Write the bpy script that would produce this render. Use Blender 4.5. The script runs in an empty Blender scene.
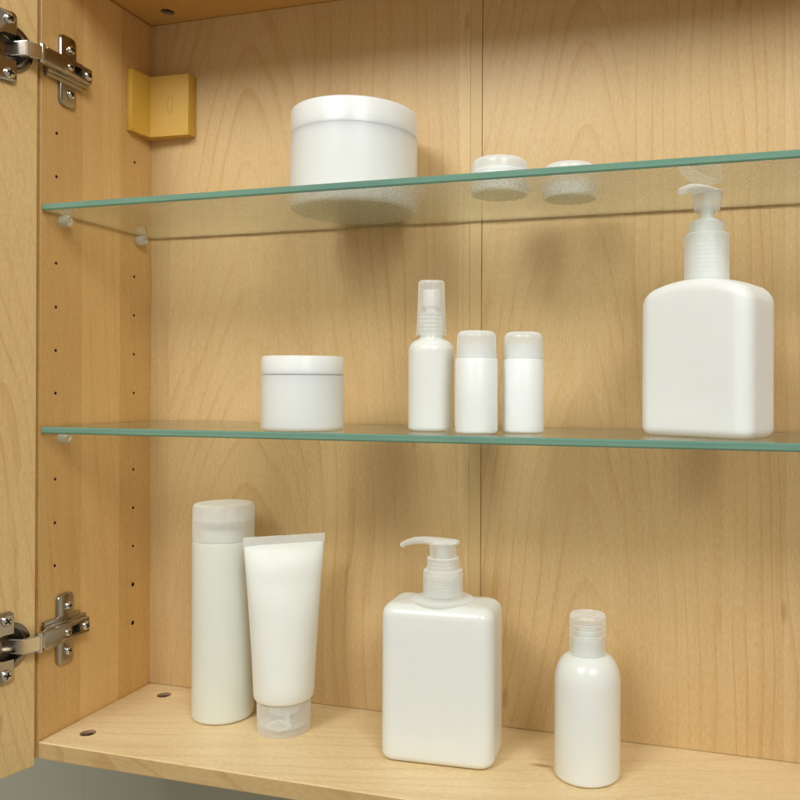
import bpy, bmesh, math, random
from mathutils import Vector, Matrix, Euler

random.seed(7)
sc = bpy.context.scene
col = sc.collection
PI = math.pi

# ---------------------------------------------------------------- dimensions (metres)
XL = -0.4656          # inner face of the left side panel
XR = 0.128            # inner face of the right side panel
D = 0.122             # depth of the cabinet
ZC = 0.5675           # underside of the top panel
ZT = 0.3875           # top of the upper glass shelf
ZM = 0.2268           # top of the lower glass shelf
G = 0.0048             # glass thickness
XJ = -0.1689          # right edge of the jointing strip in the back

# ---------------------------------------------------------------- node helpers
class NT:
    def __init__(self, name):
        self.m = bpy.data.materials.new(name)
        self.m.use_nodes = True
        self.t = self.m.node_tree
        self.t.nodes.clear()
        self.out = self.t.nodes.new('ShaderNodeOutputMaterial')
    def n(self, typ, **kw):
        nd = self.t.nodes.new(typ)
        for k, v in kw.items():
            if k.startswith('_'):
                setattr(nd, k[1:], v)
            else:
                key = k.replace('__', ' ')
                self.put(nd.inputs[key], v)
        return nd
    def put(self, sock, v):
        if isinstance(v, bpy.types.NodeSocket):
            self.t.links.new(v, sock)
        else:
            sock.default_value = v
    def math(self, op, a, b=None, c=None, clamp=False):
        nd = self.t.nodes.new('ShaderNodeMath'); nd.operation = op; nd.use_clamp = clamp
        self.put(nd.inputs[0], a)
        if b is not None: self.put(nd.inputs[1], b)
        if c is not None: self.put(nd.inputs[2], c)
        return nd.outputs[0]
    def xyz(self, x, y, z):
        nd = self.t.nodes.new('ShaderNodeCombineXYZ')
        for i, v in enumerate((x, y, z)): self.put(nd.inputs[i], v)
        return nd.outputs[0]
    def noise(self, vec, scale=1, detail=2, rough=0.5, dist=0):
        nd = self.n('ShaderNodeTexNoise', Vector=vec, Scale=scale, Detail=detail, Roughness=rough, Distortion=dist)
        return nd.outputs['Fac']
    def mixc(self, f, a, b, blend='MIX'):
        nd = self.t.nodes.new('ShaderNodeMix'); nd.data_type = 'RGBA'; nd.blend_type = blend
        self.put(nd.inputs[0], f); self.put(nd.inputs[6], a); self.put(nd.inputs[7], b)
        return nd.outputs[2]
    def smooth(self, x, lo, hi):
        nd = self.t.nodes.new('ShaderNodeMapRange'); nd.interpolation_type = 'SMOOTHSTEP'
        self.put(nd.inputs[0], x); nd.inputs[1].default_value = lo; nd.inputs[2].default_value = hi
        return nd.outputs[0]
    def surf(self, s):
        self.t.links.new(s, self.out.inputs['Surface']); return self.m

def c4(c): return (c[0], c[1], c[2], 1.0)

def wood(name, across, along, base, line, slat_w, slat_o, main, frac, ring_k=83.0, ring_n=21.0,
         line_s=0.45, fig=0.13, fleck=0.35, rough=0.42, tone=0.07):
    """maple veneer: slats, nested cathedral rings, fine fibres.  across/along are axis letters."""
    t = NT(name)
    tc = t.n('ShaderNodeTexCoord')
    sp = t.n('ShaderNodeSeparateXYZ', Vector=tc.outputs['Object'])
    u = sp.outputs[across]; v = sp.outputs[along]
    # slow wobble of the grain
    wob = t.noise(t.xyz(t.math('MULTIPLY', u, 9), t.math('MULTIPLY', v, 3.5), 3.1), 1, 2, 0.45)
    uw = t.math('ADD', u, t.math('MULTIPLY', t.math('SUBTRACT', wob, 0.5), 0.030))
    us = t.math('DIVIDE', t.math('SUBTRACT', u, slat_o), slat_w)
    idx = t.math('FLOOR', us)
    wn = t.n('ShaderNodeTexWhiteNoise', _noise_dimensions='1D', W=t.math('ADD', idx, 17.3))
    rnd = wn.outputs['Value']
    is_main = t.math('COMPARE', idx, main, 0.1)
    fr = t.math('ADD', t.math('MULTIPLY', is_main, frac),
                t.math('MULTIPLY', t.math('SUBTRACT', 1.0, is_main), t.math('SUBTRACT', t.math('MULTIPLY', rnd, 0.5), 0.75)))
    xc = t.math('ADD', slat_o, t.math('MULTIPLY', t.math('ADD', idx, fr), slat_w))
    dx = t.math('SUBTRACT', uw, xc)
    # flatten the parabola far from its axis so lines become straight grain
    par = t.math('MULTIPLY', t.math('SUBTRACT', t.math('SQRT', t.math('ADD', t.math('MULTIPLY', dx, dx), 0.0004)), 0.02), ring_k * 0.047)
    vs = t.math('MULTIPLY', v, t.math('ADD', 0.20, t.math('MULTIPLY', is_main, 0.80)))
    f = t.math('ADD', par, vs)
    f = t.math('ADD', f, t.math('MULTIPLY', t.math('SUBTRACT', t.noise(t.xyz(t.math('MULTIPLY', f, 9), rnd, 0.0), 1, 2, 0.6), 0.5), 0.13))
    n1 = t.noise(t.xyz(t.math('MULTIPLY', u, 11), t.math('MULTIPLY', v, 3.2), t.math('MULTIPLY', rnd, 9)), 1, 2, 0.45)
    f = t.math('ADD', f, t.math('MULTIPLY', n1, fig))
    f = t.math('ADD', f, t.math('MULTIPLY', rnd, 0.4))
    ring = t.math('FRACT', t.math('MULTIPLY', f, ring_n))
    ln = t.math('MULTIPLY', t.smooth(ring, 0.35, 0.93), t.math('SUBTRACT', 1.0, t.smooth(ring, 0.95, 1.0)))
    ln = t.math('POWER', ln, 3.6)
    fade = t.smooth(t.noise(t.xyz(t.math('MULTIPLY', u, 16), t.math('MULTIPLY', v, 7), 8.8), 1, 2, 0.5), 0.32, 0.72)
    # fibres and pores
    fib = t.noise(t.xyz(t.math('MULTIPLY', uw, 360), t.math('MULTIPLY', v, 20), 0.0), 1, 3, 0.6)
    fib2 = t.noise(t.xyz(t.math('MULTIPLY', uw, 900), t.math('MULTIPLY', v, 210), 5.0), 1, 2, 0.65)
    band = t.noise(t.xyz(t.math('MULTIPLY', uw, 42), t.math('MULTIPLY', v, 1.2), 2.0), 1, 2, 0.5)
    cloud = t.noise(tc.outputs['Object'], 7, 3, 0.55)
    lf = t.math('MULTIPLY', t.math('MULTIPLY', ln, line_s), t.math('ADD', 0.25, t.math('MULTIPLY', fade, 0.9)))
    c = t.mixc(lf, c4(base), c4(line))
    val = t.math('ADD', 1.0, t.math('MULTIPLY', t.math('SUBTRACT', fib, 0.5), 0.21))
    val = t.math('ADD', val, t.math('MULTIPLY', t.math('SUBTRACT', fib2, 0.5), 0.42))
    val = t.math('ADD', val, t.math('MULTIPLY', t.math('SUBTRACT', band, 0.5), 0.16))
    val = t.math('ADD', val, t.math('MULTIPLY', t.math('SUBTRACT', cloud, 0.5), 0.22))
    val = t.math('ADD', val, t.math('MULTIPLY', t.math('SUBTRACT', rnd, 0.5), tone * 2))
    grey = t.n('ShaderNodeCombineColor'); 
    t.put(grey.inputs[0], t.math('POWER', val, 0.7)); t.put(grey.inputs[1], val); t.put(grey.inputs[2], t.math('POWER', val, 1.55))
    c = t.mixc(1.0, c, grey.outputs[0], 'MULTIPLY')
    # sparse pin knots / mineral flecks, stretched along the grain
    vor = t.n('ShaderNodeTexVoronoi', Vector=t.xyz(t.math('MULTIPLY', uw, 40), t.math('MULTIPLY', v, 11), 0.0), Scale=1.0)
    sel = t.math('GREATER_THAN', t.n('ShaderNodeSeparateColor', Color=vor.outputs['Color']).outputs[0], 0.72)
    fl = t.math('MULTIPLY', t.math('SUBTRACT', 1.0, t.smooth(vor.outputs['Distance'], 0.03, 0.13)), sel)
    c = t.mixc(t.math('MULTIPLY', fl, fleck), c, c4((line[0]*0.55, line[1]*0.42, line[2]*0.32)))
    bump = t.n('ShaderNodeBump', Strength=0.12, Distance=0.0006, Height=fib)
    b = t.n('ShaderNodeBsdfPrincipled', Roughness=t.math('ADD', rough, t.math('MULTIPLY', t.math('SUBTRACT', fib, 0.5), 0.18)), Normal=bump.outputs[0])
    t.put(b.inputs['Base Color'], c)
    b.inputs['Specular IOR Level'].default_value = 0.4
    return t.surf(b.outputs[0])

def plastic(name, colr, rough, sss=0.25, ior=1.5, mottle=0.02, bumps=0.05, scale=0.006):
    t = NT(name)
    tc = t.n('ShaderNodeTexCoord')
    ns = t.noise(tc.outputs['Object'], 55, 3, 0.6)
    v = t.math('ADD', 1.0 - mottle, t.math('MULTIPLY', ns, 2 * mottle))
    g = t.n('ShaderNodeCombineColor')
    for i in range(3): t.put(g.inputs[i], v)
    c = t.mixc(1.0, c4(colr), g.outputs[0], 'MULTIPLY')
    fine = t.noise(tc.outputs['Object'], 900, 2, 0.6)
    bm_ = t.n('ShaderNodeBump', Strength=bumps, Distance=0.0003, Height=fine)
    b = t.n('ShaderNodeBsdfPrincipled', Roughness=rough, IOR=ior, Normal=bm_.outputs[0])
    t.put(b.inputs['Base Color'], c)
    b.inputs['Subsurface Weight'].default_value = sss
    b.inputs['Subsurface Radius'].default_value = (1.0, 0.9, 0.75)
    b.inputs['Subsurface Scale'].default_value = scale
    return t.surf(b.outputs[0])

def frosted(name, colr, alpha_face, alpha_edge, rough=0.3):
    """milky see-through polypropylene: thin wall, denser where it is seen edge on"""
    t = NT(name)
    lw = t.n('ShaderNodeLayerWeight', Blend=0.5)
    tc = t.n('ShaderNodeTexCoord')
    ns = t.noise(tc.outputs['Object'], 120, 3, 0.6)
    a = t.math('ADD', alpha_face, t.math('MULTIPLY', t.math('POWER', lw.outputs['Facing'], 1.6), alpha_edge - alpha_face))
    a = t.math('ADD', a, t.math('MULTIPLY', t.math('SUBTRACT', ns, 0.5), 0.12), clamp=True)
    d = t.n('ShaderNodeBsdfDiffuse', Color=c4(colr))
    tl = t.n('ShaderNodeBsdfTranslucent', Color=c4(colr))
    gl = t.n('ShaderNodeBsdfGlossy', Color=(1, 1, 1, 1), Roughness=rough)
    m1 = t.n('ShaderNodeMixShader', Fac=0.18); t.put(m1.inputs[1], d.outputs[0]); t.put(m1.inputs[2], tl.outputs[0])
    m2 = t.n('ShaderNodeMixShader', Fac=0.07); t.put(m2.inputs[1], m1.outputs[0]); t.put(m2.inputs[2], gl.outputs[0])
    tr = t.n('ShaderNodeBsdfTransparent', Color=(0.97, 0.97, 0.965, 1))
    m3 = t.n('ShaderNodeMixShader', Fac=a); t.put(m3.inputs[1], tr.outputs[0]); t.put(m3.inputs[2], m2.outputs[0])
    return t.surf(m3.outputs[0])

def schlick(t, normal=None, f0=0.04):
    geo = t.n('ShaderNodeNewGeometry')
    dot = t.n('ShaderNodeVectorMath', _operation='DOT_PRODUCT')
    t.put(dot.inputs[0], geo.outputs['Incoming']); t.put(dot.inputs[1], normal if normal else geo.outputs['Normal'])
    cs = t.math('ABSOLUTE', dot.outputs['Value'])
    return t.math('ADD', f0, t.math('MULTIPLY', 1 - f0, t.math('POWER', t.math('SUBTRACT', 1.0, cs, clamp=True), 5)))

def glass_smooth():
    t = NT('glass_underside')
    g = t.n('ShaderNodeBsdfGlass', Color=(0.97, 0.995, 0.972, 1), Roughness=0.0, IOR=1.5)
    return t.surf(g.outputs[0])

def glass_rippled():
    t = NT('glass_patterned_face')
    tc = t.n('ShaderNodeTexCoord')
    v1 = t.noise(tc.outputs['Object'], 800, 2, 0.5, 0.4)
    bmp = t.n('ShaderNodeBump', Strength=0.42, Distance=0.0008, Height=v1)
    g = t.n('ShaderNodeBsdfGlass', Color=(0.985, 0.995, 0.98, 1), Roughness=0.06, IOR=1.5, Normal=bmp.outputs[0])
    milk = t.n('ShaderNodeBsdfTranslucent', Color=(0.80, 0.84, 0.74, 1), Normal=bmp.outputs[0])
    m1 = t.n('ShaderNodeMixShader', Fac=0.035); t.put(m1.inputs[1], g.outputs[0]); t.put(m1.inputs[2], milk.outputs[0])
    return t.surf(m1.outputs[0])

def glass_edge():
    t = NT('glass_green_edge')
    tc = t.n('ShaderNodeTexCoord')
    sp = t.n('ShaderNodeSeparateXYZ', Vector=tc.outputs['Object'])
    n1 = t.noise(t.xyz(t.math('MULTIPLY', sp.outputs[0], 22), sp.outputs[1], t.math('MULTIPLY', sp.outputs[2], 300)), 1, 3, 0.6)
    c = t.mixc(n1, c4((0.12, 0.31, 0.25)), c4((0.32, 0.58, 0.49)))
    b = t.n('ShaderNodeBsdfPrincipled', Roughness=0.16)
    t.put(b.inputs['Base Color'], c)
    rf = t.n('ShaderNodeBsdfRefraction', Color=(0.45, 0.80, 0.66, 1), Roughness=0.12, IOR=1.5)
    m = t.n('ShaderNodeMixShader', Fac=t.math('ADD', 0.28, t.math('MULTIPLY', n1, 0.3))); t.put(m.inputs[1], b.outputs[0]); t.put(m.inputs[2], rf.outputs[0])
    return t.surf(m.outputs[0])

def metal(name, colr, rough):
    t = NT(name)
    tc = t.n('ShaderNodeTexCoord')
    ns = t.noise(tc.outputs['Object'], 260, 3, 0.6)
    b = t.n('ShaderNodeBsdfPrincipled', Metallic=1.0, Roughness=t.math('ADD', rough - 0.05, t.math('MULTIPLY', ns, 0.12)))
    t.put(b.inputs['Base Color'], t.mixc(ns, c4([k * 0.88 for k in colr]), c4(colr)))
    return t.surf(b.outputs[0])

def plain(name, colr, rough, nscale=180, amt=0.05, bump=0.1):
    t = NT(name)
    tc = t.n('ShaderNodeTexCoord')
    ns = t.noise(tc.outputs['Object'], nscale, 4, 0.6)
    c = t.mixc(ns, c4([k * (1 - amt) for k in colr]), c4([min(1, k * (1 + amt)) for k in colr]))
    bmp = t.n('ShaderNodeBump', Strength=bump, Distance=0.0004, Height=ns)
    b = t.n('ShaderNodeBsdfPrincipled', Roughness=rough, Normal=bmp.outputs[0])
    t.put(b.inputs['Base Color'], c)
    return t.surf(b.outputs[0])

def tile_wall():
    t = NT('grey_green_tiles')
    tc = t.n('ShaderNodeTexCoord')
    sp = t.n('ShaderNodeSeparateXYZ', Vector=tc.outputs['Object'])
    pos = t.xyz(t.math('ADD', sp.outputs[0], 0.542), t.math('ADD', sp.outputs[2], 0.27), 0.0)
    br = t.n('ShaderNodeTexBrick', Vector=pos, Scale=1.0, Mortar__Size=0.0012, Mortar__Smooth=0.4, Brick__Width=0.2, Row__Height=0.2,
             _offset=0.0)
    br.inputs['Color1'].default_value = (0.44, 0.44, 0.36, 1)
    br.inputs['Color2'].default_value = (0.43, 0.43, 0.35, 1)
    br.inputs['Mortar'].default_value = (0.40, 0.40, 0.32, 1)
    ns = t.noise(tc.outputs['Object'], 14, 4, 0.6)
    c = t.mixc(t.math('MULTIPLY', ns, 0.3), br.outputs['Color'], (0.40, 0.40, 0.325, 1))
    b = t.n('ShaderNodeBsdfPrincipled', Roughness=0.4)
    t.put(b.inputs['Base Color'], c)
    return t.surf(b.outputs[0])

BASE = (0.615, 0.434, 0.212)
LINE = (0.52, 0.285, 0.10)
M = {}
M['back_left'] = wood('maple_back_left', 'X', 'Z', BASE, LINE, 0.13, -0.317, -1.0, 0.60)
M['back_right'] = wood('maple_back_right', 'X', 'Z', BASE, LINE, 0.11, -0.062, -1.0, 0.76, ring_k=120, ring_n=18)
M['side'] = wood('maple_side', 'Y', 'Z', (0.67, 0.425, 0.165), (0.56, 0.32, 0.10), 0.042, -0.122, 7.0, 0.4, fig=0.05, line_s=0.35, tone=0.10)
M['top'] = wood('maple_top', 'Y', 'X', (0.62, 0.36, 0.10), LINE, 0.14, -0.13, 0.0, 0.3, fig=0.08, fleck=0.4)
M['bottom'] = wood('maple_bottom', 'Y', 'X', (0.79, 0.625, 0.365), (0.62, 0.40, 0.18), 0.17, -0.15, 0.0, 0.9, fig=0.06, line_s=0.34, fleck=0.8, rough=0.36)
M['edge_band'] = wood('maple_edge_band', 'Z', 'X', (0.54, 0.375, 0.175), (0.42, 0.24, 0.09), 0.05, -0.03, 0.0, 0.2, fig=0.30, line_s=0.6, fleck=0.5, rough=0.5)
M['door'] = wood('maple_door', 'Y', 'Z', (0.735, 0.515, 0.235), (0.60, 0.34, 0.11), 0.5, -0.5, 0.0, 0.66, ring_k=110, ring_n=24, fig=0.30, line_s=0.45)
M['strip'] = plain('plain_foil_strip', (0.60, 0.435, 0.20), 0.45, 60, 0.03, 0.03)
M['white_gloss'] = plastic('white_glossy_plastic', (0.785, 0.81, 0.78), 0.25, 0.30)
M['white_satin'] = plastic('white_satin_plastic', (0.815, 0.84, 0.825), 0.40, 0.30)
M['jar'] = plastic('translucent_jar_plastic', (0.79, 0.82, 0.805), 0.36, 0.8, scale=0.018)
M['white_milky'] = plastic('milky_polyethylene', (0.725, 0.75, 0.68), 0.36, 0.55)
M['tube'] = plastic('soft_tube_plastic', (0.80, 0.825, 0.785), 0.42, 0.35, mottle=0.03)
M['lid'] = plastic('white_lid_plastic', (0.78, 0.81, 0.79), 0.28, 0.4)
M['cap_milky'] = plastic('milky_cap', (0.74, 0.74, 0.68), 0.30, 0.5)
M['cap'] = frosted('frosted_cap', (0.93, 0.955, 0.945), 0.34, 0.86)
M['cap_dense'] = frosted('dense_frosted_cap', (0.93, 0.955, 0.94), 0.56, 0.94)
M['cap_clear'] = frosted('clear_frosted_cap', (0.92, 0.94, 0.92), 0.44, 0.88, 0.2)
M['glass_bottom'] = glass_smooth()
M['glass_top'] = glass_rippled()
M['glass_edge'] = glass_edge()
M['glass_hidden_edge'] = frosted('ground_glass_edge', (0.30, 0.42, 0.30), 0.35, 0.5, 0.2)
M['nickel'] = metal('nickel_plate', (0.44, 0.41, 0.365), 0.16)
M['nickel_bright'] = metal('bright_nickel', (0.74, 0.70, 0.64), 0.14)
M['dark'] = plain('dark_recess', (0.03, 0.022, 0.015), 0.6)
M['bore'] = plain('raw_chipboard_bore', (0.34, 0.22, 0.11), 0.8)
M['nickel_dark'] = metal('shaded_nickel', (0.26, 0.23, 0.19), 0.2)
M['yellow'] = plain('ochre_plastic', (0.60, 0.355, 0.05), 0.5, 300, 0.04, 0.15)
M['pin'] = frosted('clear_pin_plastic', (0.70, 0.73, 0.64), 0.40, 0.85, 0.15)
M['wall'] = tile_wall()

# ---------------------------------------------------------------- mesh helpers
def finish(name, bm, mats, parent=None, loc=None, rot=None, sharp=40, smooth=True):
    bmesh.ops.recalc_face_normals(bm, faces=bm.faces)
    me = bpy.data.meshes.new(name)
    bm.to_mesh(me); bm.free()
    for m in (mats if isinstance(mats, (list, tuple)) else [mats]): me.materials.append(m)
    if smooth:
        me.polygons.foreach_set('use_smooth', [True] * len(me.polygons))
        me.set_sharp_from_angle(angle=math.radians(sharp))
    o = bpy.data.objects.new(name, me)
    col.objects.link(o)
    if parent is not None: o.parent = parent
    if loc: o.location = loc
    if rot: o.rotation_euler = rot
    return o

def empty(name, loc, label, cat, rz=0.0, group=None):
    o = bpy.data.objects.new(name, None); col.objects.link(o)
    o.empty_display_size = 0.02
    o.location = loc; o.rotation_euler = (0, 0, rz)
    o['label'] = label; o['category'] = cat
    if group: o['group'] = group
    return o

def add_box(bm, x0, x1, y0, y1, z0, z1, bev=0.0, seg=2, mat=None):
    r = bmesh.ops.create_cube(bm, size=1.0)
    vs = r['verts']
    for v in vs:
        v.co = Vector(((x0 + x1) / 2 + v.co.x * (x1 - x0), (y0 + y1) / 2 + v.co.y * (y1 - y0), (z0 + z1) / 2 + v.co.z * (z1 - z0)))
    if bev:
        es = list({e for v in vs for e in v.link_edges})
        b = bmesh.ops.bevel(bm, geom=es, offset=bev, segments=seg, profile=0.5, affect='EDGES')
        vs = list({v for v in b['verts']})
    return vs

def lathe(bm, prof, seg=72, M4=None):
    """revolve [(r, z), ...]; r==0 closes to a point"""
    rings = []
    for r, z in prof:
        if r <= 1e-7:
            rings.append([bm.verts.new((0, 0, z))])
        else:
            rings.append([bm.verts.new((r * math.cos(2 * PI * k / seg), r * math.sin(2 * PI * k / seg), z)) for k in range(seg)])
    for a, b in zip(rings, rings[1:]):
        for k in range(seg):
            k2 = (k + 1) % seg
            if len(a) == 1 and len(b) == 1: continue
            if len(a) == 1: bm.faces.new((a[0], b[k], b[k2]))
            elif len(b) == 1: bm.faces.new((a[k], a[k2], b[0]))
            else: bm.faces.new((a[k], a[k2], b[k2], b[k]))
    vs = [v for r in rings for v in r]
    if M4 is not None:
        for v in vs: v.co = M4 @ v.co
    return vs

def arc(cx, cz, r, a0, a1, n=6):
    return [(cx + r * math.cos(math.radians(a0 + (a1 - a0) * k / n)), cz + r * math.sin(math.radians(a0 + (a1 - a0) * k / n))) for k in range(n + 1)]

def loft(bm, rings, cap0=True, cap1=True):
    vr = [[bm.verts.new(p) for p in r] for r in rings]
    n = len(vr[0])
    for a, b in zip(vr, vr[1:]):
        for k in range(n):
            bm.faces.new((a[k], a[(k + 1) % n], b[(k + 1) % n], b[k]))
    if cap0: bm.faces.new(list(reversed(vr[0])))
    if cap1: bm.faces.new(vr[-1])
    return vr

def rrect(a, b, r, n=6):
    pts = []
    for cx, cy, s in ((a - r, b - r, 0), (-a + r, b - r, 90), (-a + r, -b + r, 180), (a - r, -b + r, 270)):
        for k in range(n + 1):
            t = math.radians(s + 90 * k / n)
            pts.append((cx + r * math.cos(t), cy + r * math.sin(t)))
    return pts

def rrect_dense(a, b, r, n=6, m=10):
    """rounded rectangle with the long sides subdivided so an arched top stays smooth"""
    base = rrect(a, b, r, n); out = []
    L = len(base)
    for i in range(L):
        p = base[i]; q = base[(i + 1) % L]
        out.append(p)
        if i % (n + 1) == n:
            for k in range(1, m): out.append((p[0] + (q[0] - p[0]) * k / m, p[1] + (q[1] - p[1]) * k / m))
    return out

def tube_path(bm, pts, radii, seg=16, flat=1.0):
    pts = [Vector(p) for p in pts]
    rings = []
    for i, p in enumerate(pts):
        d = (pts[min(i + 1, len(pts) - 1)] - pts[max(i - 1, 0)]).normalized()
        up = Vector((0, 0, 1))
        s = d.cross(up).normalized(); u = s.cross(d).normalized()
        r = radii[i]
        ra, rb = (r if not isinstance(r, tuple) else r[0]), (r * flat if not isinstance(r, tuple) else r[1])
        rings.append([p + s * ra * math.cos(2 * PI * k / seg) + u * rb * math.sin(2 * PI * k / seg) for k in range(seg)])
    loft(bm, rings)

def boolean(o, cutter, op='DIFFERENCE'):
    md = o.modifiers.new('b', 'BOOLEAN'); md.operation = op; md.object = cutter; md.solver = 'EXACT'; md.material_mode = 'TRANSFER'
    dg = bpy.context.evaluated_depsgraph_get(); dg.update()
    me = bpy.data.meshes.new_from_object(o.evaluated_get(dg))
    o.modifiers.clear()
    old = o.data; nm = old.name; o.data = me; bpy.data.meshes.remove(old); me.name = nm
    cm = cutter.data
    bpy.data.objects.remove(cutter); bpy.data.meshes.remove(cm)

def cutter_from(bm, mat):
    return finish('cutter', bm, mat, smooth=False)

# ================================================================= the setting
bm = bmesh.new()
add_box(bm, -1.3, 0.9, 0.0105, 0.05, -0.8, 1.0)
w = finish('wall', bm, M['wall'], smooth=False)
w['kind'] = 'structure'

# ================================================================= cabinet
cab = empty('wall_cabinet', (XL, 0, 0), 'open maple veneer wall cabinet holding white cosmetic bottles on two glass shelves', 'cabinet')
IC = Matrix.Translation(Vector((XL, 0, 0))).inverted()
cab.location = (0, 0, 0)      # parts are modelled in world measure from the corner of the bottom panel

# side panels, with the shelf-pin holes really drilled
def side_panel(x0, x1, inner):
    bm = bmesh.new()
    add_box(bm, x0, x1, -D + 0.001, 0.0, -0.0120, ZC - 0.0008, 0.0004, 1)
    o = finish('side_panel', bm, M['side'], cab, smooth=False)
    cb = bmesh.new()
    zs_f = [0.443, 0.411, 0.347, 0.3145, 0.2825, 0.251, 0.1875, 0.1552, 0.1235]
    zs_b = [0.444, 0.348, 0.3155, 0.283, 0.2505, 0.1865, 0.1543, 0.1222, 0.090, 0.0578]
    for y, zs in ((-0.1062, zs_f), (-0.0211, zs_b)):
        for i, z in enumerate(zs):
            r = 0.0012 if not (y > -0.05 and z < 0.1) else 0.0018
            Mx = Matrix.Translation(Vector((inner, y, z))) @ Matrix.Rotation(PI / 2, 4, 'Y')
            lathe(cb, [(0, -0.007), (r, -0.007), (r, 0.007), (0, 0.007)], 14, Mx)
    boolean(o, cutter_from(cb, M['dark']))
    return o
side_panel(XL - 0.016, XL, XL)
side_panel(XR, XR + 0.016, XR)

bm = bmesh.new(); add_box(bm, XL - 0.015, XJ - 0.0092, 0.0002, 0.009, 0.0003, ZC - 0.0003, 0.0003, 1)
finish('back_panel', bm, M['back_left'], cab, smooth=False)
bm = bmesh.new(); add_box(bm, XJ + 0.00025, XR + 0.015, 0.0002, 0.009, 0.0003, ZC - 0.0003, 0.0003, 1)
finish('back_panel', bm, M['back_right'], cab, smooth=False)
bm = bmesh.new(); add_box(bm, XJ - 0.0091, XJ, -0.0006, 0.0085, 0.0004, ZC - 0.0004, 0.0003, 1)
finish('jointing_strip', bm, M['strip'], cab, smooth=False)

bm = bmesh.new(); add_box(bm, XL - 0.016, XR + 0.016, -D + 0.001, 0.0095, ZC, ZC + 0.016, 0.0008, 2)
top = finish('top_panel', bm, M['top'], cab, smooth=False)
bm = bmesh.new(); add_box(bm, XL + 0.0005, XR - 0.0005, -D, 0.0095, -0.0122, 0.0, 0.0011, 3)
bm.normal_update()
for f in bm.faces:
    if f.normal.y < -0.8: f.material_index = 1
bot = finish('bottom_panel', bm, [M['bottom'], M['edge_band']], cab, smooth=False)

def cam_lock(parent, x, y, z, s):
    cb = bmesh.new()
    lathe(cb, [(0, -0.004), (0.0056, -0.004), (0.0056, 0.004), (0, 0.004)], 32, Matrix.Translation(Vector((x, y, z))))
    boolean(parent, cutter_from(cb, M['bore']))
    bm = bmesh.new()
    # slotted metal disc sitting low in its bore
    lathe(bm, [(0, -0.0038 * s), (0.0053, -0.0038 * s), (0.0053, -0.0020 * s), (0.0044, -0.0020 * s), (0.0040, -0.0030 * s), (0, -0.0030 * s)], 32, Matrix.Translation(Vector((x, y, z))))
    zz = sorted((z - 0.0030 * s, z - 0.0018 * s))
    add_box(bm, x - 0.0036, x - 0.0008, y - 0.0032, y + 0.0032, zz[0], zz[1], 0.0003, 1)
    add_box(bm, x + 0.0010, x + 0.0036, y - 0.0028, y + 0.0030, zz[0], zz[1], 0.0003, 1)
    finish('cam_lock', bm, M['nickel_dark'], parent)
cam_lock(bot, -0.4417, -0.0989, 0.0, 1)
cam_lock(bot, -0.4358, -0.0194, 0.0, 1)
cam_lock(top, -0.4357, -0.0189, ZC, -1)

# ochre corner block: an L of moulded plastic in the corner
bm = bmesh.new()
z0, z1 = 0.4675, 0.5187
yb = -0.0001
L = [(XL + 0.0002, -0.0315), (XL + 0.0055, -0.0318), (XL + 0.0068, -0.0100), (XL + 0.0438, -0.0097), (XL + 0.0443, yb), (XL + 0.0002, yb)]
loft(bm, [[(x, y, z0) for x, y in L], [(x, y, z1) for x, y in L]])
bmesh.ops.bevel(bm, geom=list(bm.edges), offset=0.0007, segments=2, profile=0.5, affect='EDGES')
# shallow oval mark raised on the broad face
for k in range(24):
    a0, a1 = 2 * PI * k / 24, 2 * PI * (k + 1) / 24
    cx, cz = XL + 0.026, 0.4935
    q = []
    for a in (a0, a1):
        for rr in (1.0, 0.78):
            q.append(Vector((cx + 0.0028 * rr * math.cos(a), -0.01005, cz + 0.0072 * (rr ** 0.5) * math.sin(a))))
    vs = [bm.verts.new(q[i]) for i in (0, 1, 3, 2)]
    vs2 = [bm.verts.new(q[i] + Vector((0, 0.0006, 0))) for i in (0, 1, 3, 2)]
    bm.faces.new(vs)
    for i in range(4): bm.faces.new((vs[i], vs[(i + 1) % 4], vs2[(i + 1) % 4], vs2[i]))
cbk = finish('corner_block', bm, M['yellow'], cab)
cbk['label'] = 'ochre L-shaped plastic block in the back corner'

# shelf pins
def shelf_pin(y, zt):
    bm = bmesh.new()
    Mx = Matrix.Translation(Vector((XL, y, zt - 0.0041))) @ Matrix.Rotation(PI / 2, 4, 'Y')
    lathe(bm, [(0, -0.004), (0.0012, -0.004), (0.0012, 0.0005), (0.0038, 0.0006), (0.0040, 0.0012), (0.0040, 0.0070), (0.0036, 0.0079), (0.0024, 0.0080), (0.0020, 0.0063), (0, 0.0064)], 28, Mx)
    finish('shelf_pin', bm, M['pin'], cab)
for zt in (ZT - G, ZM - G):
    shelf_pin(-0.1015, zt); shelf_pin(-0.0170, zt)

# door, swung open to 105 degrees
P0 = Vector((XL + 0.0011, -D - 0.0030, 0))
ang = math.radians(15)
e = Vector((-math.sin(ang), -math.cos(ang), 0)); nrm = Vector((math.cos(ang), -math.sin(ang), 0))
DM = Matrix(((e.x, nrm.x, 0, P0.x), (e.y, nrm.y, 0, P0.y), (0, 0, 1, 0), (0, 0, 0, 1)))   # (t along door, out of inner face, z) -> world
bm = bmesh.new(); add_box(bm, 0, 0.296, -0.016, 0.0, -0.0158, ZC + 0.0158, 0.0008, 2)
for v in bm.verts: v.co = DM @ v.co
door = finish('door', bm, M['door'], cab, smooth=False)
HZ = (0.4914, 0.0750)
CT = 0.0210            # cup centre, distance from the door's edge
cb = bmesh.new()
for hz in HZ:
    lathe(cb, [(0, -0.0115), (0.0168, -0.0115), (0.0168, 0.003), (0, 0.003)], 48, DM @ Matrix.Translation(Vector((CT, 0, hz))) @ Matrix.Rotation(-PI / 2, 4, 'X'))
boolean(door, cutter_from(cb, M['door']))

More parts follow.
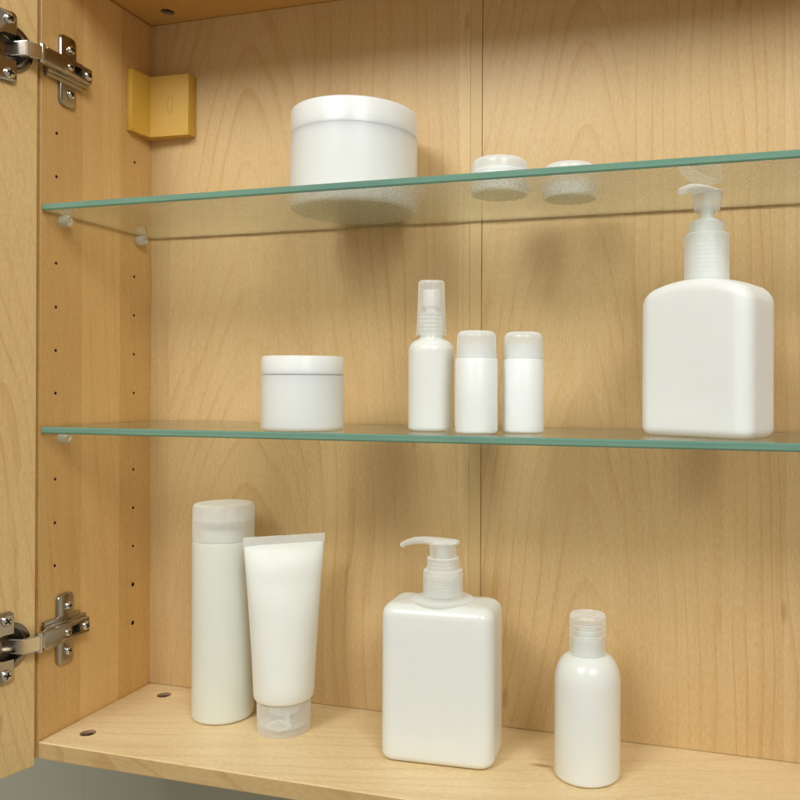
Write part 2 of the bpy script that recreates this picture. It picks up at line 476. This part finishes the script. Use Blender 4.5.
# ---------------------------------------------------------------- concealed hinges
def screw_mesh():
    bm = bmesh.new()
    lathe(bm, [(0, 0), (0.0034, 0), (0.0034, 0.0007), (0.0031, 0.0015), (0.0023, 0.0021), (0.0012, 0.0024), (0, 0.0025)], 24)
    o = finish('screw', bm, M['nickel_bright'], sharp=50)
    cb = bmesh.new()
    add_box(cb, -0.0021, 0.0021, -0.00055, 0.00055, 0.0010, 0.004)
    boolean(o, cutter_from(cb, M['dark']))
    cb = bmesh.new()
    add_box(cb, -0.00055, 0.00055, -0.0021, 0.0021, 0.0011, 0.0041)
    boolean(o, cutter_from(cb, M['dark']))
    me = o.data.copy(); bpy.data.objects.remove(o)
    me.polygons.foreach_set('use_smooth', [True] * len(me.polygons)); me.set_sharp_from_angle(angle=math.radians(35))
    return me
SCREW = screw_mesh()

def make_hinge(hz):
    # arm: a pressed channel along the side panel (the hinge's main piece)
    bm = bmesh.new()
    x0 = XL + 0.0050
    pts = [(-0.1292, 0.0050), (-0.1262, 0.0058), (-0.110, 0.0061), (-0.0828, 0.0061)]
    rings = []
    for y, hh in pts:
        xo = XL + (0.0110 if y < -0.124 else 0.0108)
        rings.append([(x0, y, hz - hh), (xo - 0.001, y, hz - hh), (xo, y, hz - hh + 0.001), (xo, y, hz + hh - 0.001), (xo - 0.001, y, hz + hh), (x0, y, hz + hh)])
    loft(bm, rings)
    bmesh.ops.bevel(bm, geom=[ed for ed in bm.edges if ed.calc_length() < 0.02], offset=0.0003, segments=1, affect='EDGES')
    arm = finish('hinge', bm, M['nickel'], cab)
    cb = bmesh.new()                                   # slot for the adjusting screw, open at the rear
    add_box(cb, XL + 0.0066, XL + 0.016, -0.1005, -0.0930, hz - 0.0030, hz + 0.0030)
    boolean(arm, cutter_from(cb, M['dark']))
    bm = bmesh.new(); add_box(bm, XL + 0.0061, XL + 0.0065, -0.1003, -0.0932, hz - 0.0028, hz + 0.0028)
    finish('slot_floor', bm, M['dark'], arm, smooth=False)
    # mounting plate: tall wing with rounded ends plus stepped saddle
    bm = bmesh.new()
    prof = rrect(0.0080, 0.0265, 0.0045, 5)
    def wing(ins, x): return [(x, -0.0976 + (a * (1 - ins / 0.0080)), hz + (b * (1 - ins / 0.0265))) for a, b in prof]
    loft(bm, [wing(0, XL + 0.0002), wing(0, XL + 0.0018), wing(0.0004, XL + 0.0026), wing(0.0011, XL + 0.0030)])
    add_box(bm, XL + 0.0003, XL + 0.0034, -0.1190, -0.0835, hz - 0.0104, hz + 0.0104, 0.0008, 2)
    add_box(bm, XL + 0.0003, XL + 0.0056, -0.1200, -0.0800, hz - 0.0078, hz + 0.0078, 0.0008, 2)
    finish('mounting_plate', bm, M['nickel'], arm)
    # cup sunk in the door
    bm = bmesh.new()
    Mc = DM @ Matrix.Translation(Vector((CT, 0, hz))) @ Matrix.Rotation(-PI / 2, 4, 'X')
    lathe(bm, [(0.0168, 0.0002), (0.0170, 0.0008), (0.0164, 0.0012), (0.0136, 0.0012), (0.0128, 0.0004), (0.0124, -0.009), (0.0115, -0.0105), (0, -0.0108)], 56, Mc)
    finish('hinge_cup', bm, M['nickel_dark'], arm)
    # flange screwed to the door, with a rounded opening over the cup
    bm = bmesh.new()
    pr = rrect(0.0135, 0.0246, 0.0035, 5)
    def fl(ins, h): return [(CT + 0.0092 + a * (1 - ins / 0.0135), h, hz + b * (1 - ins / 0.0246)) for a, b in pr]
    loft(bm, [fl(0, 0.0013), fl(0, 0.0026), fl(0.0005, 0.0031)])
    for v in bm.verts: v.co = DM @ v.co
    fo = finish('cup_flange', bm, M['nickel'], arm)
    cb = bmesh.new()
    pr2 = rrect(0.0120, 0.0090, 0.0080, 6)
    loft(cb, [[(CT - 0.0015 + a, h, hz + b) for a, b in pr2] for h in (-0.005, 0.008)])
    for v in cb.verts: v.co = DM @ v.co
    boolean(fo, cutter_from(cb, M['nickel']))
    # link from the cup to the arm
    bm = bmesh.new()
    A = DM @ Vector((CT - 0.001, -0.005, hz)); B = DM @ Vector((CT - 0.0075, 0.0095, hz)); C = Vector((XL + 0.0100, -0.1305, hz))
    B2 = B.lerp(C, 0.75)
    rings = []
    for P, d, hh in ((A, (B - A), 0.0046), (B, (C - A), 0.0053), (B2, (C - B), 0.0053), (C, (C - B), 0.0048)):
        s = Vector((d.y, -d.x, 0)).normalized() * 0.0019
        rings.append([P + s + Vector((0, 0, -hh)), P + s + Vector((0, 0, hh)), P - s + Vector((0, 0, hh)), P - s + Vector((0, 0, -hh))])
    loft(bm, rings)
    bmesh.ops.bevel(bm, geom=list(bm.edges), offset=0.0005, segments=2, affect='EDGES')
    finish('hinge_link', bm, M['nickel_bright'], arm)
    bm = bmesh.new()
    lathe(bm, [(0, -0.0068), (0.0019, -0.0068), (0.0021, -0.0062), (0.0021, 0.0062), (0.0019, 0.0068), (0, 0.0068)], 16, Matrix.Translation(C))
    finish('pivot_pin', bm, M['nickel_bright'], arm)
    # screws
    RX = Matrix.Rotation(PI / 2, 4, 'Y')
    spots = [Matrix.Translation(Vector((XL + 0.0029, -0.0960, hz + s * 0.0168))) @ RX @ Matrix.Rotation(0.5 + s, 4, 'Z') for s in (-1, 1)]
    spots += [Matrix.Translation(Vector((XL + 0.0103, -0.1045, hz))) @ RX @ Matrix.Rotation(0.3, 4, 'Z') @ Matrix.Scale(0.85, 4),
              Matrix.Translation(Vector((XL + 0.0103, -0.0868, hz))) @ RX @ Matrix.Rotation(0.9, 4, 'Z') @ Matrix.Scale(1.05, 4)]
    spots += [DM @ Matrix.Translation(Vector((CT + 0.0014, 0.0028, hz + s * 0.0188))) @ Matrix.Rotation(-PI / 2, 4, 'X') @ Matrix.Rotation(0.4 * s + 0.2, 4, 'Z') @ Matrix.Scale(1.15, 4) for s in (-1, 1)]
    for mt in spots:
        s = bpy.data.objects.new('screw', SCREW); col.objects.link(s); s.parent = arm
        s.matrix_local = mt
    return arm
for i, hz in enumerate(HZ):
    h = make_hinge(hz)

# ================================================================= glass shelves
def glass_shelf(zt, label):
    bm = bmesh.new()
    x0, x1, y0, y1 = XL + 0.0016, XR - 0.0016, -D, -0.0016
    add_box(bm, x0, x1, y0, y1, zt - G, zt)
    es = [ed for ed in bm.edges]
    bmesh.ops.bevel(bm, geom=es, offset=0.0010, segments=1, affect='EDGES')
    bm.normal_update()
    for f in bm.faces:
        if f.normal.z > 0.9: f.material_index = 0
        elif f.normal.z < -0.9: f.material_index = 1
        elif f.normal.y < -0.3: f.material_index = 2
        else: f.material_index = 3
    o = finish('glass_shelf', bm, [M['glass_top'], M['glass_bottom'], M['glass_edge'], M['glass_hidden_edge']], smooth=False)
    o['label'] = label; o['category'] = 'glass shelf'; o['group'] = 'glass shelves in the cabinet'
    return o
glass_shelf(ZT, 'upper green edged glass shelf carrying the largest jar, seen from below')
glass_shelf(ZM, 'lower green edged glass shelf carrying the spray bottle, seen edge on')

# ================================================================= bottles and jars
E0 = 0.0003            # tiny clearance under a base

def jar(loc, R, H, zl, label, group, body_m='jar', lid_m='jar', dome=False, gap=0.0002):
    o = empty('cream_jar', (loc[0], loc[1], loc[2] + E0), label, 'jar', group=group)
    bm = bmesh.new()
    k = R * 0.09
    lathe(bm, [(0, 0.0003), (R * 0.84, 0.0003), (R * 0.88, 0)] + arc(R - k, k, k, -90, 0, 5) + [(R, zl - gap - 0.0002), (R - 0.0002, zl - gap), (R * 0.94, zl - gap), (R * 0.93, zl + 0.003), (0, zl + 0.003)], 96)
    finish('body', bm, M[body_m], o)
    bm = bmesh.new()
    r2 = R - 0.0002
    if dome:
        k = R * 0.22
        pr = [(R * 0.94, zl), (r2, zl), (r2, zl + 0.0014), (r2 - 0.0004, zl + 0.0018), (r2 - 0.0004, H - k)] + arc(r2 - 0.0004 - k, H - k, k, 0, 90, 7)[1:] + [(0, H + 0.0001)]
    else:
        k = 0.0014
        pr = [(R * 0.94, zl), (r2 - 0.0002, zl), (r2, zl + 0.0002), (r2, zl + 0.0030), (r2 - 0.00015, zl + 0.0034), (r2 - 0.0002, H - k)] + arc(r2 - 0.0003 - k, H - k, k, 0, 90, 5)[1:] + [(r2 * 0.93, H), (r2 * 0.92, H - 0.0006), (0, H - 0.0006)]
    lathe(bm, pr, 96)
    finish('lid', bm, M[lid_m], o)
    return o

jar((-0.2517, -0.0500, ZT), 0.0459, 0.0668, 0.0490, 'large wide white cream jar on the upper glass shelf', 'cream jars')
jar((-0.1356, -0.0745, ZT), 0.0189, 0.0192, 0.0090, 'small squat jar nearer the middle joint on the upper shelf, left of its twin', 'cream jars', 'jar', 'cap_dense', True)
jar((-0.0928, -0.0500, ZT), 0.0181, 0.0190, 0.0090, 'small squat jar farthest right on the upper shelf, mostly hidden by the glass edge', 'cream jars', 'jar', 'cap_dense', True)
jar((-0.2726, -0.0881, ZM), 0.0283, 0.0503, 0.0378, 'medium white cream jar standing on the lower glass shelf', 'cream jars', gap=0.0007)

# ---- fine-mist spray bottle
o = empty('spray_bottle', (-0.1842, -0.0714, ZM + E0), 'slim white spray bottle with clear tall overcap on the lower glass shelf', 'spray bottle')
R = 0.0157
bm = bmesh.new()
lathe(bm, [(0, 0.0008), (R * 0.75, 0.0008), (R * 0.80, 0)] + arc(R - 0.0028, 0.0028, 0.0028, -80, 0, 6) + [(R, 0.0535)] + arc(R - 0.0088, 0.0535, 0.0088, 0, 78, 10)[1:] + [(0.0082, 0.0630), (0.0080, 0.0660), (0, 0.0660)], 80)
finish('body', bm, M['white_gloss'], o)
bm = bmesh.new()
pr = [(0.0103, 0.0645)]
for k in range(5):
    z = 0.0655 + k * 0.0028
    pr += [(0.0103 - k * 0.00012, z), (0.0101 - k * 0.00012, z + 0.0007), (0.0101 - k * 0.00012, z + 0.0014), (0.0103 - k * 0.00012, z + 0.0021)]
pr += [(0.0096, 0.0800), (0.0089, 0.0995), (0.0086, 0.1012), (0.0080, 0.1018), (0, 0.1018)]
lathe(bm, pr, 64)
finish('overcap', bm, M['cap'], o)
bm = bmesh.new()
lathe(bm, [(0, 0.066), (0.0084, 0.066), (0.0084, 0.0790), (0.0072, 0.0800), (0.0040, 0.0802), (0.0040, 0.0840), (0.0058, 0.0843), (0.0058, 0.0950), (0.0052, 0.0958), (0, 0.0958)], 48)
finish('nozzle', bm, M['cap_dense'], o)

# ---- two travel bottles
def travel_bottle(x, y, R, label):
    o = empty('travel_bottle', (x, y, ZM + E0), label, 'bottle', group='travel bottles with frosted caps')
    bm = bmesh.new()
    lathe(bm, [(0, 0.0006), (R * 0.80, 0.0006), (R * 0.84, 0)] + arc(R - 0.0018, 0.0018, 0.0018, -85, 0, 5) + [(R, 0.0474), (R - 0.0005, 0.0482), (R - 0.0022, 0.0484), (R - 0.0026, 0.0500), (R - 0.0030, 0.0565), (0.0060, 0.0570), (0.0060, 0.0580), (0, 0.0580)], 72)
    finish('body', bm, M['white_satin'], o)
    bm = bmesh.new(); rc = R - 0.0008
    lathe(bm, [(rc - 0.0008, 0.0486), (rc, 0.0486), (rc - 0.0003, 0.0615)] + arc(rc - 0.0003 - 0.0042, 0.0618, 0.0042, 0, 88, 9) + [(0, 0.0663)], 72)
    finish('cap', bm, M['cap_dense'], o)
travel_bottle(-0.1468, -0.0896, 0.0138, 'small cylindrical bottle with frosted cap right beside the spray bottle')
travel_bottle(-0.1197, -0.0718, 0.0137, 'small cylindrical frosted-cap bottle standing alone between its twin and the large pump bottle')

# ---- box-shaped pump bottles
def pump_body(a, b, rc, H, rt, rb, arch, mat, parent):
    bm = bmesh.new(); rings = []
    def ring(ins, z, t):
        pts = rrect_dense(a - ins, b - ins, max(rc - ins * 0.8, 0.0015), 7)
        return [(x, y, z - t * arch * (abs(x) / a) ** 2.2) for x, y in pts]
    rings.append(ring(rb + 0.004, 0.0007, 0)); rings.append(ring(rb + 0.001, 0, 0))
    for k in range(1, 7):
        t = math.radians(90 * k / 6); rings.append(ring(rb * (1 - math.sin(t)), rb * (1 - math.cos(t)), 0))
    for k in range(1, 9):
        z = rb + (H - rt - rb) * k / 8; rings.append(ring(0, z, (k / 8) ** 3))
    for k in range(1, 9):
        t = math.radians(90 * k / 8); rings.append(ring(rt * (1 - math.cos(t)), H - rt + rt * math.sin(t), 1))
    rings.append(ring(rt + (b - rt) * 0.45, H + 0.0004, 0.9)); rings.append(ring(b * 0.93, H + 0.0006, 0.8))
    loft(bm, rings)
    return finish('body', bm, mat, parent, sharp=60)

def ribbed(r, z0, z1, n, dep):
    pr = []
    for k in range(n):
        za = z0 + (z1 - z0) * k / n; zb = z0 + (z1 - z0) * (k + 1) / n; dz = zb - za
        pr += [(r, za), (r, za + dz * 0.55), (r - dep, za + dz * 0.66), (r - dep, zb - dz * 0.1)]
    return pr

# lower-shelf pump bottle, spout to the left
o = empty('pump_bottle', (-0.1803, -0.0560, E0), 'glossy white rectangular pump bottle on the wooden cabinet floor, long spout pointing left', 'pump bottle', math.radians(3), 'white pump bottles')
pump_body(0.0398, 0.0215, 0.0100, 0.1075, 0.0085, 0.0055, 0.0, M['white_gloss'], o)
bm = bmesh.new()
lathe(bm, [(0.0205, 0.1080), (0.0214, 0.1080), (0.0214, 0.1088), (0.0206, 0.1091), (0.0168, 0.1094), (0.0146, 0.1100), (0.0136, 0.1108), (0.0128, 0.1112), (0.0128, 0.1118), (0, 0.1118)], 80)
finish('neck_ring', bm, M['cap_clear'], o)
bm = bmesh.new()
lathe(bm, [(0.0130, 0.1112), (0.0138, 0.1114)] + ribbed(0.0138, 0.1118, 0.1275, 7, 0.00010) + [(0.0136, 0.1285), (0.0128, 0.1292), (0.0112, 0.1293), (0.0112, 0.1320), (0.0109, 0.1322), (0.0109, 0.1345), (0.0112, 0.1347), (0.0112, 0.1372), (0.0105, 0.1377), (0.0094, 0.1377)], 72)
finish('collar', bm, M['cap'], o)
bm = bmesh.new()
lathe(bm, [(0, 0.112), (0.0118, 0.112), (0.0118, 0.124), (0.0090, 0.127), (0.0090, 0.133), (0.0046, 0.1335), (0.0046, 0.1440), (0, 0.1440)], 48)
finish('stem', bm, M['cap_dense'], o)
bm = bmesh.new()
lathe(bm, [(0.0086, 0.1366), (0.0092, 0.1366), (0.0095, 0.1450), (0.0099, 0.1462), (0.0099, 0.1475), (0.0092, 0.1483), (0, 0.1488)], 56)
tube_path(bm, [(0.0112, 0, 0.1480), (0.006, 0, 0.1478), (-0.004, 0, 0.1482), (-0.014, 0, 0.1486), (-0.021, 0, 0.1480), (-0.0268, 0, 0.1462), (-0.0302, 0, 0.1441)],
          [(0.0050, 0.0012), (0.0088, 0.0021), (0.0080, 0.0024), (0.0052, 0.0025), (0.0042, 0.0024), (0.0036, 0.0021), (0.0030, 0.0018)], 20)
finish('spout', bm, M['cap'], o)

# upper pump bottle, turned, short view of its spout
PB = (-0.0034, -0.0680, ZM)
rz = math.radians(-28)
o = empty('pump_bottle', (PB[0], PB[1], PB[2] + E0), 'satin white pump bottle with rounded shoulders on the lower glass shelf, far right', 'pump bottle', rz, 'white pump bottles')
pump_body(0.0375, 0.0212, 0.0100, 0.0965, 0.0075, 0.0055, 0.0085, M['white_satin'], o)
bm = bmesh.new()
lathe(bm, [(0.0126, 0.0960), (0.0136, 0.0972)] + ribbed(0.0136, 0.0985, 0.1245, 10, 0.00006) + [(0.0134, 0.1250), (0.0127, 0.1258), (0.0108, 0.1259), (0.0108, 0.1325), (0.0104, 0.1328), (0.0100, 0.1325), (0.0100, 0.1262)], 72)
finish('collar', bm, M['cap_dense'], o)
bm = bmesh.new()
lathe(bm, [(0, 0.096), (0.0120, 0.096), (0.0120, 0.122), (0.0088, 0.1245), (0.0088, 0.1288), (0.0080, 0.1292), (0.0078, 0.1343), (0.0072, 0.1348), (0.0043, 0.1348), (0.0041, 0.1420), (0.0060, 0.1422), (0.0060, 0.1435), (0, 0.1435)], 56)
finish('stem', bm, M['lid'], o)
bm = bmesh.new()
lathe(bm, [(0.0070, 0.1395), (0.0077, 0.1393), (0.0080, 0.1420), (0.0092, 0.1505), (0.0098, 0.1516), (0.0096, 0.1523), (0.0080, 0.1528), (0, 0.1530)], 56)
sd = math.atan2(-0.87, -0.47) - rz
cs, sn = math.cos(sd), math.sin(sd)
path = [(-0.0105, 0.1508), (-0.004, 0.1520), (0.006, 0.1524), (0.014, 0.1522), (0.021, 0.1512), (0.0270, 0.1492), (0.0300, 0.1472)]
tube_path(bm, [(p * cs, p * sn, z) for p, z in path], [(0.0050, 0.0010), (0.0088, 0.0018), (0.0080, 0.0022), (0.0056, 0.0024), (0.0044, 0.0023), (0.0038, 0.0020), (0.0032, 0.0018)], 20)
finish('spout', bm, M['cap'], o)

# ---- tall flip-cap bottle
o = empty('shampoo_bottle', (-0.3660, -0.0403, E0), 'tall straight milky bottle with flat flip cap on the cabinet floor, leftmost', 'bottle')
R = 0.0235
bm = bmesh.new()
lathe(bm, [(0, 0.0010), (R * 0.80, 0.0010), (R * 0.85, 0)] + arc(R - 0.0030, 0.0030, 0.0030, -85, 0, 6) + [(R, 0.06), (R, 0.1350), (R - 0.0003, 0.1366), (R - 0.0016, 0.1374), (R - 0.0060, 0.1380), (R - 0.0065, 0.1450), (0, 0.1450)], 96)
finish('body', bm, M['white_milky'], o)
bm = bmesh.new()
lathe(bm, [(R - 0.0016, 0.1376), (R - 0.0002, 0.1378), (R - 0.0002, 0.1523), (R - 0.0005, 0.1526), (R - 0.0090, 0.1527), (0, 0.1527)], 96)
finish('cap', bm, M['cap_dense'], o)
bm = bmesh.new()
lathe(bm, [(0, 0.1528), (R - 0.0005, 0.1528), (R - 0.0002, 0.1530), (R - 0.0002, 0.1622)] + arc(R - 0.0026, 0.1630, 0.0020, 0, 80, 6) + [(R - 0.0060, 0.1654), (0, 0.1650)], 96)
# thumb notch on the right front edge of the lid
nd = math.radians(-20)
for v in bm.verts:
    a = math.atan2(v.co.y, v.co.x)
    if v.co.z > 0.1560 and abs((a - nd + PI) % (2 * PI) - PI) < 0.62 and math.hypot(v.co.x, v.co.y) > R * 0.85:
        v.co.x *= 0.955; v.co.y *= 0.955
finish('flip_lid', bm, M['cap_dense'], o)

# ---- squeeze tube standing on its cap
o = empty('squeeze_tube', (-0.3076, -0.0496, E0), 'white squeeze tube standing upside down on its frosted cap beside the tall bottle', 'tube', math.radians(39))
bm = bmesh.new()
zs = [(0.0238, 0.0205), (0.0243, 0.0214), (0.0256, 0.0221), (0.0290, 0.0225)]
rings = []
N = 80
H0, H1 = 0.029, 0.1385
def tube_ring(a, b, z, pw=2.0):
    out = []
    for k in range(N):
        t = 2 * PI * k / N
        ct, st = math.cos(t), math.sin(t)
        out.append((a * math.copysign(abs(ct) ** (2 / pw), ct), b * math.copysign(abs(st) ** (2 / pw), st), z))
    return out
for z, r in zs: rings.append(tube_ring(r, r, z))
for k in range(1, 27):
    s = k / 26.0
    a = 0.0225 + (0.0300 - 0.0225) * (s ** 1.25)
    b = 0.0225 * (1 - s ** 2.4) * (1.0 - 0.05 * math.sin(PI * s)) + 0.0011
    if s > 0.75: b += 0.0016 * math.sin((s - 0.75) * 4 * PI)
    rings.append(tube_ring(a, b, H0 + (H1 - H0) * s, 2.0 + 0.8 * s ** 3))
loft(bm, rings)
# soft squeeze dents
for v in bm.verts:
    v.co.y += 0.0010 * math.sin(v.co.z * 90 + v.co.x * 60) * max(0, (v.co.z - 0.05) / 0.09) * (1 if v.co.y > 0 else -1) * min(1, abs(v.co.y) / 0.006)
finish('body', bm, M['tube'], o, sharp=70)
bm = bmesh.new()
add_box(bm, -0.0302, -0.0006, -0.0008, 0.0008, 0.1380, 0.1446, 0.0003, 1)
add_box(bm, 0.0006, 0.0304, -0.0008, 0.0008, 0.1380, 0.1444, 0.0003, 1)
add_box(bm, -0.0010, 0.0010, -0.0010, 0.0010, 0.1378, 0.1440, 0.0002, 1)
finish('crimped_seal', bm, M['cap_dense'], o, smooth=False)
bm = bmesh.new()
lathe(bm, [(0.0180, 0.0), (0.0190, 0.0)] + arc(0.0180, 0.0014, 0.0014, -60, 0, 3) + [(0.0197, 0.0060), (0.0199, 0.0228), (0.0196, 0.0236), (0.0185, 0.0237)], 80)
lathe(bm, [(0, 0.0050), (0.0178, 0.0050), (0.0178, 0.0058), (0, 0.0058)], 64)
finish('cap', bm, M['cap_clear'], o)
bm = bmesh.new()
lathe(bm, [(0, 0.0062), (0.0045, 0.0062), (0.0052, 0.0120), (0.0110, 0.0135), (0.0118, 0.0232), (0, 0.0232)], 48)
add_box(bm, -0.0008, 0.0008, -0.0176, 0.0176, 0.0060, 0.0170)
for sx in (-1, 1):
    for q in (-1, 1):
        vs = add_box(bm, -0.0006, 0.0006, -0.0052, 0.0052, -0.0005, 0.0005)
        Mt = Matrix.Rotation(math.radians(-23), 4, 'Z') @ Matrix.Translation(Vector((0.0045 * sx, -0.0168, 0.0085 + 0.0022 * q))) @ Matrix.Rotation(PI / 2, 4, 'Z') @ Matrix.Rotation(math.radians(24 * q * sx), 4, 'X')
        for v in vs: v.co = Mt @ v.co
finish('cap_insert', bm, M['cap_dense'], o)

# ---- round-shouldered bottle, front right
o = empty('round_bottle', (-0.0787, -0.0570, E0), 'short glossy bottle with round shoulders and narrow clear cap on the cabinet floor, far right', 'bottle')
R = 0.0217
bm = bmesh.new()
lathe(bm, [(0, 0.0009), (R * 0.78, 0.0009), (R * 0.83, 0)] + arc(R - 0.0030, 0.0030, 0.0030, -82, 0, 6) + [(0.0110 + (R - 0.0110) * math.cos(math.radians(7.5 * k)), 0.0620 + 0.0180 * math.sin(math.radians(7.5 * k))) for k in range(13)] + [(0.0100, 0.0806), (0.0094, 0.0905), (0.0070, 0.0910), (0.0066, 0.0980), (0, 0.0980)], 96)
finish('body', bm, M['white_gloss'], o, sharp=55)
bm = bmesh.new()
pr = [(0.0110, 0.0816), (0.0118, 0.0812), (0.0118, 0.0905)]
for k in range(4):
    z = 0.0910 + k * 0.0037
    pr += [(0.0120, z), (0.0120, z + 0.0024), (0.0114, z + 0.0028), (0.0114, z + 0.0034)]
pr += [(0.0119, 0.1052), (0.0112, 0.1063), (0.0088, 0.1064), (0.0083, 0.1056), (0, 0.1055)]
lathe(bm, pr, 80)
finish('cap', bm, M['cap'], o)

# ================================================================= light
def area(name, loc, target, size, power, colr):
    l = bpy.data.lights.new(name, 'AREA'); l.shape = 'DISK'; l.size = size; l.energy = power; l.color = colr
    o = bpy.data.objects.new(name, l); col.objects.link(o)
    o.location = loc
    o.rotation_euler = (Vector(target) - Vector(loc)).to_track_quat('-Z', 'Y').to_euler()
    return o
area('ceiling_lamp_left', (-0.60, -1.50, 1.42), (-0.2, 0, 0.25), 0.72, 17.2, (0.985, 1.0, 0.985))
area('ceiling_lamp_right', (0.80, -1.45, 1.42), (-0.2, 0, 0.25), 0.72, 19.4, (0.985, 1.0, 0.985))

wd = bpy.data.worlds.new('World'); sc.world = wd; wd.use_nodes = True
bg = wd.node_tree.nodes['Background']
bg.inputs[0].default_value = (1.0, 0.92, 0.76, 1); bg.inputs[1].default_value = 0.35

# ================================================================= camera
cd = bpy.data.cameras.new('camera')
cam = bpy.data.objects.new('camera', cd); col.objects.link(cam)
F_PX, YAW, PITCH, ROLL, CX, CY = 818.055, 0.2838, 0.0013, 0.0039, 73.354, -14.982
Fv = Vector((-math.sin(YAW) * math.cos(PITCH), math.cos(YAW) * math.cos(PITCH), math.sin(PITCH)))
Rv = Vector((math.cos(YAW), math.sin(YAW), 0)); Uv = Rv.cross(Fv)
R2 = Rv * math.cos(ROLL) + Uv * math.sin(ROLL); U2 = -Rv * math.sin(ROLL) + Uv * math.cos(ROLL)
cam.matrix_world = Matrix(((R2.x, U2.x, -Fv.x, 0), (R2.y, U2.y, -Fv.y, -0.6), (R2.z, U2.z, -Fv.z, 0.25741), (0, 0, 0, 1)))
cd.sensor_width = 36; cd.sensor_fit = 'HORIZONTAL'
cd.lens = F_PX / 800 * 36
cd.shift_x = -CX / 800; cd.shift_y = CY / 800
cd.clip_start = 0.01; cd.clip_end = 50
sc.camera = cam

# ================================================================= render settings
sc.render.engine = 'CYCLES'
sc.cycles.use_denoising = True
try: sc.cycles.denoiser = 'OPENIMAGEDENOISE'
except Exception: pass
sc.cycles.max_bounces = 14; sc.cycles.transparent_max_bounces = 24
sc.cycles.diffuse_bounces = 6; sc.cycles.glossy_bounces = 6; sc.cycles.transmission_bounces = 8
sc.cycles.sample_clamp_indirect = 0
sc.cycles.blur_glossy = 0.0
sc.view_settings.view_transform = 'Standard'; sc.view_settings.look = 'None'
sc.view_settings.exposure = 0; sc.view_settings.gamma = 1
